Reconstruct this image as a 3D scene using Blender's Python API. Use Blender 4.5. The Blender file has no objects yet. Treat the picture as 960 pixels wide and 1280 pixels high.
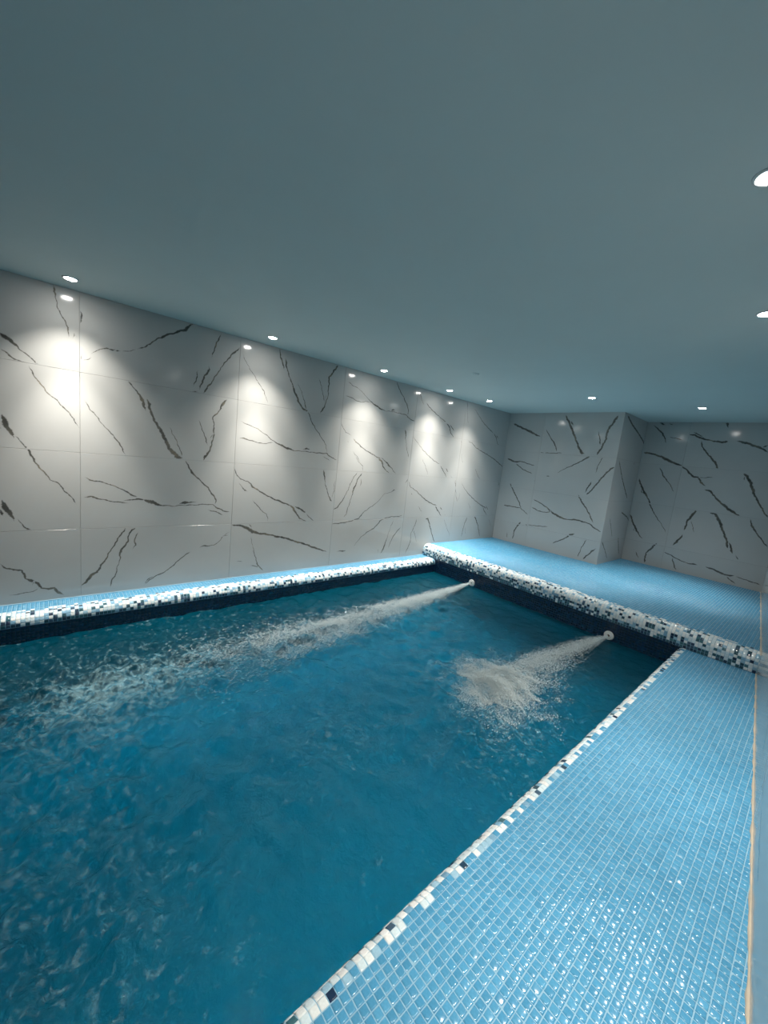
import bpy, math, random
import numpy as np
from mathutils import Matrix, Vector

random.seed(7)
rng = np.random.default_rng(11)
SC = bpy.context.scene
COL = SC.collection

# ------------------------------------------------------------------ camera
YAW, PITCH, ROLL, FPX = math.radians(48.535), math.radians(8.2075), math.radians(6.1707), 485.7175
CAM = Vector((3.8, 0.0, 1.381))
fwd = Vector((-math.sin(YAW) * math.cos(PITCH), math.cos(YAW) * math.cos(PITCH), -math.sin(PITCH)))
r0 = Vector((math.cos(YAW), math.sin(YAW), 0.0))
u0 = r0.cross(fwd)
right = math.cos(ROLL) * r0 + math.sin(ROLL) * u0
up = -math.sin(ROLL) * r0 + math.cos(ROLL) * u0
cd = bpy.data.cameras.new('camera')
cam = bpy.data.objects.new('camera', cd)
COL.objects.link(cam)
cam.matrix_world = Matrix(((right.x, up.x, -fwd.x, CAM.x), (right.y, up.y, -fwd.y, CAM.y),
                           (right.z, up.z, -fwd.z, CAM.z), (0, 0, 0, 1)))
cd.sensor_fit = 'HORIZONTAL'
cd.sensor_width = 36.0
cd.lens = FPX / 960 * 36.0
cd.clip_start = 0.02
SC.camera = cam

# ------------------------------------------------------------------ world, exposure
w = bpy.data.worlds.new('world')
SC.world = w
w.use_nodes = True
w.node_tree.nodes['Background'].inputs[0].default_value = (0.25, 0.32, 0.36, 1)
w.node_tree.nodes['Background'].inputs[1].default_value = 0.0
SC.view_settings.view_transform = 'Standard'
SC.view_settings.look = 'None'
SC.view_settings.gamma = 1.0
SC.view_settings.use_curve_mapping = False
SC.view_settings.exposure = -0.10
SC.cycles.use_denoising = True
SC.cycles.max_bounces = 10
SC.cycles.diffuse_bounces = 6
SC.cycles.glossy_bounces = 4
SC.cycles.transparent_max_bounces = 20
SC.cycles.sample_clamp_indirect = 6.0
BEAM_W, MID_W = 215.0, 112.0
SPOT_COL = (1.0, 0.945, 0.86)

# ------------------------------------------------------------------ measures (metres, z = 0 is the deck)
H = 2.316           # ceiling
ZB = 0.16           # back platform
YB = 4.20           # front of the back platform = far pool wall
YREC = 6.97         # recess wall
YCOL, XCOL = 5.97, 1.76
YN = -3.2           # wall behind the camera
YPN = -2.6          # near end of the pool
XL, XR = 0.27, 3.143  # pool walls
ZW = -0.187         # water
ZF = -1.05          # pool floor
PITCH_T = 0.025     # mosaic
def xwall(y):       # the right-hand wall runs slightly askew
    return 3.407 + 0.0885 * (6.982 - y)

# ------------------------------------------------------------------ helpers
def link(o, parent=None):
    COL.objects.link(o)
    if parent is not None:
        o.parent = parent
    return o

def tag(o, label=None, cat=None, group=None, kind=None):
    if label: o['label'] = label
    if cat: o['category'] = cat
    if group: o['group'] = group
    if kind: o['kind'] = kind
    return o

def mesh_obj(name, verts, faces, mats, parent=None, smooth=False, fmat=None, loc=None):
    me = bpy.data.meshes.new(name)
    me.from_pydata([tuple(v) for v in verts], [], [tuple(f) for f in faces])
    for m in (mats if isinstance(mats, (list, tuple)) else [mats]):
        me.materials.append(m)
    if fmat is not None:
        me.polygons.foreach_set('material_index', np.asarray(fmat, dtype=np.int32))
    if smooth:
        me.polygons.foreach_set('use_smooth', np.ones(len(me.polygons), dtype=bool))
    me.update()
    o = bpy.data.objects.new(name, me)
    if loc is not None:
        o.location = loc
    return link(o, parent)

def fast_mesh(name, co, quads, mats, smooth=False):
    """co (N,3), quads (M,k) numpy"""
    me = bpy.data.meshes.new(name)
    k = quads.shape[1]
    me.vertices.add(len(co)); me.vertices.foreach_set('co', np.ascontiguousarray(co, dtype=np.float32).ravel())
    me.loops.add(quads.size); me.loops.foreach_set('vertex_index', np.ascontiguousarray(quads, dtype=np.int32).ravel())
    me.polygons.add(len(quads)); me.polygons.foreach_set('loop_start', np.arange(0, quads.size, k, dtype=np.int32))
    try:
        me.polygons.foreach_set('loop_total', np.full(len(quads), k, dtype=np.int32))
    except Exception:
        pass
    for m in (mats if isinstance(mats, (list, tuple)) else [mats]):
        me.materials.append(m)
    me.update(calc_edges=True)
    if smooth:
        me.polygons.foreach_set('use_smooth', np.ones(len(quads), dtype=bool))
    me.validate()
    return me

def box(name, lo, hi, mats, parent=None):
    x0, y0, z0 = lo; x1, y1, z1 = hi
    v = [(x0,y0,z0),(x1,y0,z0),(x1,y1,z0),(x0,y1,z0),(x0,y0,z1),(x1,y0,z1),(x1,y1,z1),(x0,y1,z1)]
    f = [(0,3,2,1),(4,5,6,7),(0,1,5,4),(1,2,6,5),(2,3,7,6),(3,0,4,7)]
    return mesh_obj(name, v, f, mats, parent)

def lathe(prof, seg=32):
    """prof: (r, z) list revolved about z"""
    v, f = [], []
    n = len(prof)
    for i in range(seg):
        a = 2 * math.pi * i / seg
        for r, z in prof:
            v.append((r * math.cos(a), r * math.sin(a), z))
    for i in range(seg):
        j = (i + 1) % seg
        for k in range(n - 1):
            f.append((i*n+k, j*n+k, j*n+k+1, i*n+k+1))
    return v, f

def lattice(seed, n=64):
    return np.random.default_rng(seed).random((n, n))
def vnoise(x, y, seed=0, octaves=4):
    out = np.zeros_like(x); amp = 1.0; tot = 0.0
    for o in range(octaves):
        L = lattice(seed * 17 + o)
        xi = np.floor(x).astype(int); yi = np.floor(y).astype(int)
        fx = x - xi; fy = y - yi
        fx = fx*fx*(3-2*fx); fy = fy*fy*(3-2*fy)
        g = lambda a, b: L[a % 64, b % 64]
        val = (g(xi,yi)*(1-fx)+g(xi+1,yi)*fx)*(1-fy) + (g(xi,yi+1)*(1-fx)+g(xi+1,yi+1)*fx)*fy
        out += amp * val; tot += amp; amp *= 0.5
        x = x * 2.03 + 11.3; y = y * 2.03 + 5.7
    return out / tot

# ------------------------------------------------------------------ materials
def new_mat(name):
    m = bpy.data.materials.new(name); m.use_nodes = True
    nt = m.node_tree
    for n in list(nt.nodes): nt.nodes.remove(n)
    out = nt.nodes.new('ShaderNodeOutputMaterial')
    return m, nt, out
def N(nt, t, **kw):
    n = nt.nodes.new(t)
    for k, v in kw.items():
        setattr(n, k, v)
    return n
def principled(nt, out, color=(.8,.8,.8), rough=.5, spec=.5):
    b = N(nt, 'ShaderNodeBsdfPrincipled')
    b.inputs['Base Color'].default_value = (*color, 1)
    b.inputs['Roughness'].default_value = rough
    b.inputs['Specular IOR Level'].default_value = spec
    nt.links.new(b.outputs[0], out.inputs[0])
    return b
def noise(nt, scale, detail=4, rough=.55, dist=0.0, coord='Object', vec=None):
    n = N(nt, 'ShaderNodeTexNoise')
    n.inputs['Scale'].default_value = scale; n.inputs['Detail'].default_value = detail
    n.inputs['Roughness'].default_value = rough; n.inputs['Distortion'].default_value = dist
    if vec is None:
        tc = N(nt, 'ShaderNodeTexCoord'); vec = tc.outputs[coord]
    nt.links.new(vec, n.inputs['Vector'])
    return n
def ramp(nt, src, stops):
    r = N(nt, 'ShaderNodeValToRGB')
    el = r.color_ramp.elements
    while len(el) < len(stops): el.new(0.5)
    for e, (p, c) in zip(el, stops):
        e.position = p; e.color = (*c, 1) if len(c) == 3 else c
    nt.links.new(src, r.inputs[0])
    return r
def mathn(nt, op, a, b=None, c=None, clamp=False):
    n = N(nt, 'ShaderNodeMath', operation=op, use_clamp=clamp)
    for i, v in enumerate((a, b, c)):
        if v is None: continue
        if hasattr(v, 'is_linked') or hasattr(v, 'links'): nt.links.new(v, n.inputs[i])
        else: n.inputs[i].default_value = v
    return n.outputs[0]
def mixc(nt, fac, a, b):
    n = N(nt, 'ShaderNodeMix', data_type='RGBA')
    for s, v in ((n.inputs[0], fac), (n.inputs[6], a), (n.inputs[7], b)):
        if hasattr(v, 'links'): nt.links.new(v, s)
        else: s.default_value = v if not isinstance(v, tuple) else (*v, 1)
    return n.outputs[2]
def bump(nt, src, strength, dist=0.01):
    b = N(nt, 'ShaderNodeBump')
    b.inputs['Strength'].default_value = strength; b.inputs['Distance'].default_value = dist
    nt.links.new(src, b.inputs['Height'])
    return b.outputs[0]

def plain(name, color, rough, spec=.5, nscale=None, var=.06, bstr=0.0):
    m, nt, out = new_mat(name)
    b = principled(nt, out, color, rough, spec)
    if nscale:
        n = noise(nt, nscale)
        c0 = tuple(max(0, c * (1 - var)) for c in color); c1 = tuple(min(1, c * (1 + var)) for c in color)
        nt.links.new(mixc(nt, n.outputs[0], c0, c1), b.inputs['Base Color'])
        if bstr:
            nt.links.new(bump(nt, n.outputs[0], bstr, .004), b.inputs['Normal'])
    return m

M_CEIL = plain('ceiling_paint', (.57, .63, .61), .75, .3, 3.0, .03)
M_GROUT = plain('grout', (.24, .42, .54), .7, .3, 40, .1, .1)
M_GROUT_D = plain('dark_grout', (.01, .03, .06), .5, .3, 40, .1)
M_JOINT = plain('wall_joint', (.36, .375, .36), .8, .2)
M_SEAL = plain('sealant', (.56, .47, .36), .45, .4, 9, .3, .3)
M_WHITE = plain('white_plastic', (.75, .75, .72), .3, .5)
M_DARK = plain('nozzle_bore', (.12, .07, .05), .6, .3)
M_STEEL = plain('lamp_trim', (.62, .64, .64), .35, .5)

def make_marble():
    m, nt, out = new_mat('printed_marble')
    b = principled(nt, out, (.7, .7, .7), .13, .45)
    cl = noise(nt, 1.6, 5, .6, .6)
    base = mixc(nt, cl.outputs[0], (.41, .412, .40), (.48, .482, .47))
    fade = N(nt, 'ShaderNodeAttribute', attribute_name='fade')
    rag = noise(nt, 70, 4, .65)
    tone = noise(nt, 9, 3, .6)
    k = mathn(nt, 'MULTIPLY', fade.outputs['Fac'], mathn(nt, 'MULTIPLY_ADD', rag.outputs[0], 1.5, .25))
    mask = N(nt, 'ShaderNodeMapRange', interpolation_type='SMOOTHSTEP')
    mask.inputs['From Min'].default_value = .16; mask.inputs['From Max'].default_value = .62
    nt.links.new(k, mask.inputs['Value'])
    tr = ramp(nt, tone.outputs[0], [(.35, (.06, .062, .058)), (.58, (.13, .125, .105)), (.72, (.22, .19, .14))])
    nt.links.new(mixc(nt, mask.outputs[0], base, tr.outputs[0]), b.inputs['Base Color'])
    return m
M_MARBLE = make_marble()

def make_tile(name, src):
    m, nt, out = new_mat(name)
    b = principled(nt, out, (.1, .4, .6), .16, .7)
    if src == 'object':
        c = N(nt, 'ShaderNodeObjectInfo').outputs['Color']
    else:
        c = N(nt, 'ShaderNodeAttribute', attribute_name='tile_colour').outputs['Color']
    n = noise(nt, 160, 3)
    v = ramp(nt, n.outputs[0], [(.3, (.86, .86, .86)), (.7, (1, 1, 1))])
    mul = N(nt, 'ShaderNodeMix', data_type='RGBA', blend_type='MULTIPLY')
    mul.inputs[0].default_value = 1.0
    nt.links.new(c, mul.inputs[6]); nt.links.new(v.outputs[0], mul.inputs[7])
    nt.links.new(mul.outputs[2], b.inputs['Base Color'])
    n2 = noise(nt, 45, 2)
    nt.links.new(bump(nt, n2.outputs[0], .12, .004), b.inputs['Normal'])
    return m
M_TILE = make_tile('mosaic_glaze', 'attr')
M_TILE1 = make_tile('mosaic_glaze_single', 'object')

def make_brick(name, col, col2, grout, rough=.2):
    """small square mosaic too far away or too deep to tell apart"""
    m, nt, out = new_mat(name)
    b = principled(nt, out, col, rough, .5)
    tc = N(nt, 'ShaderNodeTexCoord')
    br = N(nt, 'ShaderNodeTexBrick')
    br.offset = 0.0; br.squash = 1.0
    br.inputs['Color1'].default_value = (*col, 1); br.inputs['Color2'].default_value = (*col2, 1)
    br.inputs['Mortar'].default_value = (*grout, 1)
    br.inputs['Scale'].default_value = 1.0
    br.inputs['Mortar Size'].default_value = .0005
    br.inputs['Brick Width'].default_value = PITCH_T; br.inputs['Row Height'].default_value = PITCH_T
    nt.links.new(tc.outputs['Object'], br.inputs['Vector'])
    nt.links.new(br.outputs['Color'], b.inputs['Base Color'])
    return m
M_FLOORT = make_brick('pool_floor_mosaic', (.005, .50, .70), (.008, .54, .74), (.01, .52, .70))
M_NAVY = plain('pool_wall_mosaic', (.006, .026, .060), .25, .4, 30, .3)
M_DECKT = make_brick('deck_mosaic_far', (.10, .36, .58), (.12, .39, .62), (.55, .62, .65))

def make_emit(name, col, s):
    m, nt, out = new_mat(name)
    e = N(nt, 'ShaderNodeEmission'); e.inputs[0].default_value = (*col, 1); e.inputs[1].default_value = s
    nt.links.new(e.outputs[0], out.inputs[0])
    return m
M_LENS = make_emit('lamp_lens', (1.0, .97, .92), 150.0)

def make_water():
    m, nt, out = new_mat('pool_water')
    L = nt.links.new
    n1 = noise(nt, 22, 4, .6, .4)
    n2 = noise(nt, 60, 3, .6, .3)
    hgt = mathn(nt, 'MULTIPLY_ADD', n2.outputs[0], .35, n1.outputs[0])
    nrm = bump(nt, hgt, .6, .02)
    fr = N(nt, 'ShaderNodeFresnel'); fr.inputs['IOR'].default_value = 1.33; L(nrm, fr.inputs['Normal'])
    tr = N(nt, 'ShaderNodeBsdfTransparent'); tr.inputs[0].default_value = (.80, .97, 1, 1)
    di = N(nt, 'ShaderNodeBsdfDiffuse'); di.inputs[0].default_value = (.0003, .16, .25, 1); L(nrm, di.inputs['Normal'])
    gl = N(nt, 'ShaderNodeBsdfGlossy'); gl.inputs['Roughness'].default_value = .04; L(nrm, gl.inputs['Normal'])
    fo = N(nt, 'ShaderNodeBsdfDiffuse'); fo.inputs[0].default_value = (.42, .66, .72, 1); L(nrm, fo.inputs['Normal'])
    rf = N(nt, 'ShaderNodeBsdfRefraction'); rf.inputs[0].default_value = (.80, .97, 1, 1)
    rf.inputs['IOR'].default_value = 1.33; rf.inputs['Roughness'].default_value = .30; L(nrm, rf.inputs['Normal'])
    m0 = N(nt, 'ShaderNodeMixShader'); m0.inputs[0].default_value = .72
    L(tr.outputs[0], m0.inputs[1]); L(rf.outputs[0], m0.inputs[2])
    m1 = N(nt, 'ShaderNodeMixShader'); m1.inputs[0].default_value = .22
    L(m0.outputs[0], m1.inputs[1]); L(di.outputs[0], m1.inputs[2])
    m2 = N(nt, 'ShaderNodeMixShader'); L(fr.outputs[0], m2.inputs[0]); L(m1.outputs[0], m2.inputs[1]); L(gl.outputs[0], m2.inputs[2])
    # foam flecks
    at = N(nt, 'ShaderNodeAttribute', attribute_name='foam')
    nf = noise(nt, 30, 5, .66, .5)
    val = mathn(nt, 'MULTIPLY_ADD', at.outputs['Fac'], .34, nf.outputs[0])
    mr = N(nt, 'ShaderNodeMapRange', interpolation_type='SMOOTHSTEP')
    mr.inputs['From Min'].default_value = .655; mr.inputs['From Max'].default_value = 1.0
    mr.inputs['To Max'].default_value = .55
    L(val, mr.inputs['Value'])
    m3 = N(nt, 'ShaderNodeMixShader'); L(mr.outputs[0], m3.inputs[0]); L(m2.outputs[0], m3.inputs[1]); L(fo.outputs[0], m3.inputs[2])
    L(m3.outputs[0], out.inputs['Surface'])
    va = N(nt, 'ShaderNodeVolumeAbsorption')
    va.inputs[0].default_value = (.0, .74, .86, 1); va.inputs[1].default_value = .75
    L(va.outputs[0], out.inputs['Volume'])
    return m
M_WATER = make_water()
def make_spray():
    m, nt, out = new_mat('aerated_spray')
    d = N(nt, 'ShaderNodeBsdfDiffuse'); d.inputs[0].default_value = (.86, .94, .95, 1)
    t = N(nt, 'ShaderNodeBsdfTransparent')
    x = N(nt, 'ShaderNodeMixShader'); x.inputs[0].default_value = .75
    nt.links.new(t.outputs[0], x.inputs[1]); nt.links.new(d.outputs[0], x.inputs[2])
    nt.links.new(x.outputs[0], out.inputs[0])
    return m
M_SPRAY = make_spray()
# veins of the printed marble, in metres on each wall: (along, up, width in mm)
VEINS = {
 'left': [
  [(-0.22,1.919,16),(-0.189,1.892,22),(-0.161,1.867,14),(-0.136,1.85,8),(-0.12,1.831,5),(-0.074,1.793,5),(-0.044,1.763,8),(-0.022,1.759,4)],
  [(-0.223,1.814,10),(-0.187,1.79,8),(-0.15,1.764,7),(-0.117,1.754,4),(-0.087,1.753,3)],
  [(-0.085,1.739,4),(-0.054,1.676,6),(-0.011,1.604,6),(0.034,1.552,4),(0.07,1.519,6),(0.122,1.461,6),(0.16,1.406,5),(0.197,1.339,3)],
  [(-0.229,1.385,14),(-0.21,1.331,22),(-0.19,1.277,18),(-0.166,1.222,9)],
  [(-0.235,1.294,20),(-0.228,1.272,8)],
  [(0.056,2.309,14),(0.065,2.284,12),(0.064,2.234,4),(0.077,2.183,4),(0.099,2.111,5),(0.122,2.084,5),(0.138,2.037,7),(0.133,1.978,4)],
  [(0.21,2.193,7),(0.209,2.144,8),(0.202,2.079,4)],
  [(0.159,1.979,4),(0.173,2.016,5),(0.19,1.994,4)],
  [(0.211,1.887,5),(0.213,1.828,3)],
  [(0.211,1.842,4),(0.251,1.855,5),(0.269,1.871,4),(0.251,1.885,3)],
  [(0.261,1.893,3),(0.301,1.933,3),(0.363,1.963,6),(0.416,1.962,8),(0.459,1.966,4),(0.513,1.983,3),(0.558,2.001,4)],
  [(0.22,1.557,4),(0.26,1.495,5),(0.312,1.427,5),(0.354,1.369,4),(0.387,1.334,5),(0.431,1.28,7),(0.465,1.217,6),(0.494,1.162,5)],
  [(-0.166,1.245,5),(-0.128,1.197,5),(-0.098,1.164,9),(-0.081,1.112,9),(-0.055,1.06,7),(-0.015,0.995,7),(0.026,0.941,5),(0.064,0.918,7),(0.117,0.843,6),(0.156,0.792,5),(0.179,0.748,3)],
  [(-0.24,0.788,14),(-0.224,0.735,24),(-0.199,0.686,18),(-0.175,0.624,6)],
  [(-0.17,0.649,4),(-0.14,0.611,5),(-0.109,0.568,10),(-0.086,0.561,3)],
  [(-0.25,0.723,18),(-0.242,0.687,14),(-0.23,0.665,5)],
  [(-0.26,0.318,9),(-0.226,0.282,8),(-0.191,0.265,9),(-0.146,0.258,9),(-0.131,0.23,11),(-0.128,0.191,8),(-0.093,0.169,14),(-0.056,0.142,14),(-0.037,0.106,9),(0.001,0.091,10),(0.035,0.091,12),(0.065,0.056,12),(0.095,0.024,8)],
  [(-0.222,0.075,3),(-0.15,0.077,4),(-0.085,0.086,4),(-0.047,0.107,4)],
  [(-0.079,0.165,8),(-0.089,0.127,4)],
  [(0.5,0.553,12),(0.477,0.519,8),(0.425,0.422,7),(0.386,0.346,7),(0.347,0.265,8),(0.302,0.191,12),(0.264,0.161,14),(0.226,0.109,10),(0.189,0.076,5)],
  [(0.583,0.553,8),(0.541,0.537,10),(0.524,0.502,7),(0.516,0.437,8),(0.472,0.368,12),(0.463,0.34,10),(0.455,0.261,4),(0.433,0.168,5),(0.404,0.092,8),(0.391,0.042,4)],
  [(0.588,0.516,5),(0.566,0.456,7),(0.57,0.397,8),(0.543,0.362,5)],
  [(0.218,0.969,4),(0.26,0.947,7),(0.323,0.936,6),(0.389,0.916,6),(0.456,0.887,6),(0.514,0.85,8),(0.574,0.816,12)],
  [(0.197,0.838,6),(0.202,0.805,3)],
  [(0.218,0.808,8),(0.265,0.815,10),(0.323,0.797,6),(0.389,0.78,6),(0.457,0.77,6),(0.515,0.766,9)],
  [(0.474,0.78,6),(0.538,0.794,7),(0.586,0.798,10),(0.628,0.791,18)],
  [(0.635,0.022,5),(0.665,0.079,8),(0.723,0.102,6),(0.741,0.108,6)],
  [(0.56,2.005,5),(0.617,2.041,7),(0.663,2.083,7),(0.71,2.13,10),(0.794,2.185,10),(0.906,2.25,14),(0.937,2.292,12),(0.969,2.315,10)],
  [(0.407,1.957,4),(0.434,1.964,8),(0.466,1.965,4)],
  [(1.198,2.303,5),(1.179,2.248,9),(1.143,2.147,8),(1.127,2.071,4)],
  [(1.104,2.002,6),(1.108,1.967,14),(1.073,1.902,10),(1.048,1.833,10),(1.036,1.773,6)],
  [(1.016,1.947,8),(1.009,1.882,6),(0.993,1.822,6),(0.984,1.792,4)],
  [(0.975,1.755,9),(1.022,1.768,6)],
  [(1.374,2.226,6),(1.33,2.179,10),(1.295,2.133,10),(1.26,2.088,7),(1.205,1.996,6),(1.138,1.872,7),(1.084,1.782,11),(1.064,1.757,12)],
  [(1.4,2.173,3),(1.444,2.094,3),(1.531,1.99,4),(1.585,1.923,4),(1.631,1.868,5),(1.673,1.763,2)],
  [(0.49,1.756,5),(0.504,1.743,10),(0.542,1.701,4),(0.57,1.68,8),(0.6,1.619,16),(0.631,1.531,10)],
  [(0.63,1.631,12),(0.654,1.595,16),(0.661,1.542,12),(0.687,1.478,14),(0.725,1.414,14),(0.764,1.348,20),(0.791,1.281,18),(0.831,1.22,26),(0.879,1.173,28),(0.926,1.169,8)],
  [(0.806,1.431,4),(0.848,1.344,5),(0.889,1.261,5),(0.912,1.183,8)],
  [(1.276,1.743,9),(1.241,1.692,14),(1.214,1.627,8),(1.158,1.559,7),(1.168,1.5,7),(1.174,1.426,8),(1.161,1.318,8),(1.134,1.239,12),(1.087,1.162,16)],
  [(1.035,1.519,4),(1.069,1.45,6),(1.093,1.386,6),(1.125,1.299,8)],
  [(1.171,1.418,4),(1.137,1.361,6)],
  [(0.943,1.148,10),(0.972,1.086,9),(1.001,1.043,12),(1.06,0.984,8),(1.12,0.932,8),(1.175,0.863,9),(1.215,0.8,9),(1.218,0.747,6)],
  [(0.628,0.791,20),(0.677,0.777,24),(0.722,0.756,18),(0.767,0.744,8),(0.86,0.737,4),(0.914,0.744,5),(1.025,0.747,5),(1.127,0.755,6),(1.195,0.748,6),(1.234,0.719,8),(1.29,0.689,8),(1.359,0.677,7)],
  [(0.9,0.759,14),(0.947,0.767,20),(0.996,0.775,8),(1.053,0.77,3)],
  [(1.144,0.699,5),(1.205,0.687,6),(1.268,0.658,7),(1.308,0.645,3)],
  [(0.646,0.031,5),(0.677,0.073,7),(0.741,0.108,6),(0.821,0.145,7),(0.887,0.209,6),(0.935,0.252,6),(0.99,0.295,7),(1.019,0.309,3)],
  [(1.091,0.335,4),(1.127,0.354,10),(1.158,0.35,6),(1.219,0.351,4),(1.264,0.389,4),(1.309,0.445,5),(1.356,0.476,6)],
  [(1.294,0.438,7),(1.349,0.443,6)],
  [(1.756,2.31,8),(1.774,2.245,10),(1.801,2.181,11),(1.827,2.116,7)],
  [(1.825,2.238,8),(1.84,2.197,12),(1.847,2.146,8),(1.882,2.076,7),(1.926,1.992,9),(1.962,1.919,14),(2.007,1.845,14),(2.051,1.784,12),(2.108,1.765,12),(2.144,1.729,7),(2.184,1.649,8),(2.24,1.585,6),(2.315,1.507,6),(2.384,1.426,5),(2.404,1.345,4)],
  [(1.976,2.029,3),(2.038,1.939,4),(2.077,1.843,6),(2.108,1.772,8)],
  [(2.45,2.315,16),(2.421,2.259,12),(2.353,2.16,12),(2.355,2.061,9),(2.356,1.962,7),(2.331,1.871,8),(2.303,1.802,11),(2.27,1.759,10)],
  [(2.221,2.133,3),(2.262,2.05,5),(2.297,1.951,5),(2.321,1.884,6)],
  [(2.336,1.987,3),(2.318,1.912,4)],
  [(1.413,1.558,4),(1.486,1.536,5),(1.567,1.515,5),(1.652,1.473,5),(1.771,1.399,7),(1.846,1.373,14),(1.908,1.351,16),(2.002,1.332,5),(2.114,1.335,5),(2.246,1.332,6),(2.402,1.335,8),(2.478,1.291,7),(2.553,1.274,6)],
  [(1.402,1.399,5),(1.454,1.401,8),(1.548,1.383,6),(1.645,1.369,5),(1.7,1.381,4),(1.764,1.396,5)],
  [(2.096,1.352,6),(2.143,1.366,12),(2.193,1.363,4)],
  [(2.352,1.303,4),(2.464,1.252,4)],
  [(1.377,1.109,11),(1.395,1.058,6),(1.443,1.002,6),(1.517,0.985,5),(1.568,0.933,12),(1.633,0.894,9),(1.721,0.847,9),(1.812,0.806,10),(1.89,0.778,12),(1.97,0.749,9),(2.035,0.727,7)],
  [(1.986,0.742,16),(2.036,0.712,16),(2.074,0.652,12),(2.128,0.591,9),(2.215,0.558,6)],
  [(2.035,0.734,6),(2.101,0.712,12),(2.153,0.681,14),(2.198,0.653,8)],
  [(2.198,0.65,4),(2.263,0.588,6),(2.309,0.558,5)],
  [(1.425,0.981,5),(1.454,0.93,3),(1.489,0.897,10),(1.53,0.878,4)],
  [(1.569,0.797,4),(1.628,0.743,6),(1.69,0.672,5),(1.735,0.651,5),(1.755,0.565,3)],
  [(1.369,0.55,8),(1.448,0.54,14),(1.516,0.521,18),(1.588,0.472,24),(1.661,0.447,14),(1.764,0.431,12),(1.872,0.4,13),(1.967,0.38,13),(2.083,0.335,14),(2.203,0.299,14),(2.311,0.253,13),(2.403,0.221,12),(2.527,0.175,5)],
  [(1.556,0.55,7),(1.579,0.507,10)],
  [(1.577,0.424,3),(1.614,0.28,4),(1.65,0.162,6),(1.683,0.085,10),(1.738,0.038,7)],
  [(1.447,0.167,8),(1.509,0.158,6)],
  [(1.581,0.111,5),(1.661,0.091,6),(1.691,0.077,6)],
  [(2.376,1.147,14),(2.4,1.088,12),(2.407,1.019,5),(2.443,0.928,6),(2.478,0.851,7),(2.511,0.796,11),(2.54,0.78,3)],
  [(2.541,1.04,3),(2.545,0.915,4),(2.523,0.82,4)],
  [(2.652,0.173,2),(2.75,0.17,10),(2.8,0.169,4)],
  [(2.584,0.087,6),(2.567,0.064,5)],
  [(2.595,2.168,5),(2.672,2.138,5),(2.776,2.112,4),(2.87,2.056,4),(2.956,2.003,6),(3.043,1.969,12),(3.131,1.941,12),(3.199,1.93,4),(3.315,1.941,5),(3.437,1.938,6),(3.563,1.934,7),(3.634,1.892,8),(3.736,1.875,8)],
  [(2.581,2.004,4),(2.654,2.004,6),(2.741,1.98,5),(2.811,1.969,5),(2.878,1.99,4),(2.957,1.996,4)],
  [(3.285,1.946,8),(3.322,1.961,12),(3.371,1.968,6)],
  [(3.341,2.303,10),(3.393,2.228,9),(3.477,2.149,8),(3.54,2.079,9),(3.595,1.999,9),(3.585,1.93,7)],
  [(3.57,1.755,10),(3.591,1.689,14),(3.602,1.622,4),(3.645,1.488,5),(3.698,1.391,8)],
  [(2.574,1.703,9),(2.588,1.646,4),(2.643,1.599,5),(2.721,1.574,3)],
  [(2.742,1.543,7),(2.835,1.484,8),(2.931,1.43,7),(3.026,1.396,8),(3.125,1.361,7),(3.206,1.33,10),(3.263,1.275,8)],
  [(2.67,1.501,6),(2.679,1.495,8),(2.698,1.484,3)],
  [(2.759,1.394,3),(2.836,1.33,4),(2.889,1.264,4)],
  [(3.166,1.34,12),(3.23,1.3,14),(3.257,1.243,10),(3.325,1.187,7),(3.39,1.16,4)],
  [(3.202,1.357,6),(3.287,1.312,7),(3.343,1.271,14),(3.388,1.243,8),(3.458,1.186,5),(3.505,1.153,3)],
  [(2.8,1.34,3),(2.87,1.268,4),(2.929,1.229,4),(2.944,1.151,3)],
  [(2.858,1.147,7),(2.791,1.051,5),(2.751,0.944,6),(2.709,0.858,6),(2.659,0.773,9),(2.607,0.716,10),(2.556,0.682,6)],
  [(2.939,1.144,8),(2.884,1.084,9),(2.857,1.011,10),(2.827,0.938,12),(2.806,0.845,5),(2.769,0.715,6),(2.747,0.629,6),(2.714,0.586,4)],
  [(2.929,1.079,5),(2.929,1.006,7),(2.916,0.97,3)],
  [(2.545,0.517,5),(2.687,0.522,8),(2.789,0.534,7),(2.893,0.56,8),(2.946,0.574,9),(3.019,0.654,7),(3.115,0.713,6),(3.205,0.766,6),(3.258,0.812,3),(3.327,0.89,3),(3.436,0.912,3),(3.484,0.944,9),(3.526,0.945,4)],
  [(2.907,0.208,3),(2.996,0.316,5),(3.1,0.387,6),(3.21,0.436,8),(3.263,0.48,9),(3.297,0.526,10),(3.373,0.563,7),(3.495,0.584,6),(3.623,0.584,6),(3.709,0.599,4)],
  [(3.544,0.535,5),(3.497,0.424,4),(3.463,0.296,4),(3.426,0.185,14),(3.396,0.107,9),(3.369,0.077,5)],
  [(3.691,0.432,8),(3.595,0.338,8),(3.534,0.243,7),(3.506,0.139,4)],
  [(3.317,0.161,3),(3.331,0.088,3)],
  [(3.995,0.539,9),(3.965,0.438,8),(3.911,0.338,6),(3.914,0.202,6),(3.876,0.119,8),(3.839,0.036,5)],
  [(3.949,0.388,5),(4.018,0.264,4),(4.05,0.184,2)],
  [(3.729,1.106,8),(3.684,1.04,6)],
  [(3.745,1.074,5),(3.792,0.995,5),(3.902,0.949,6),(4.034,0.868,8),(4.142,0.81,9),(4.276,0.759,9),(4.384,0.733,8)],
  [(3.815,0.923,5),(3.83,0.898,7),(3.856,0.882,4)],
  [(3.987,0.725,4),(4.088,0.631,5)],
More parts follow.
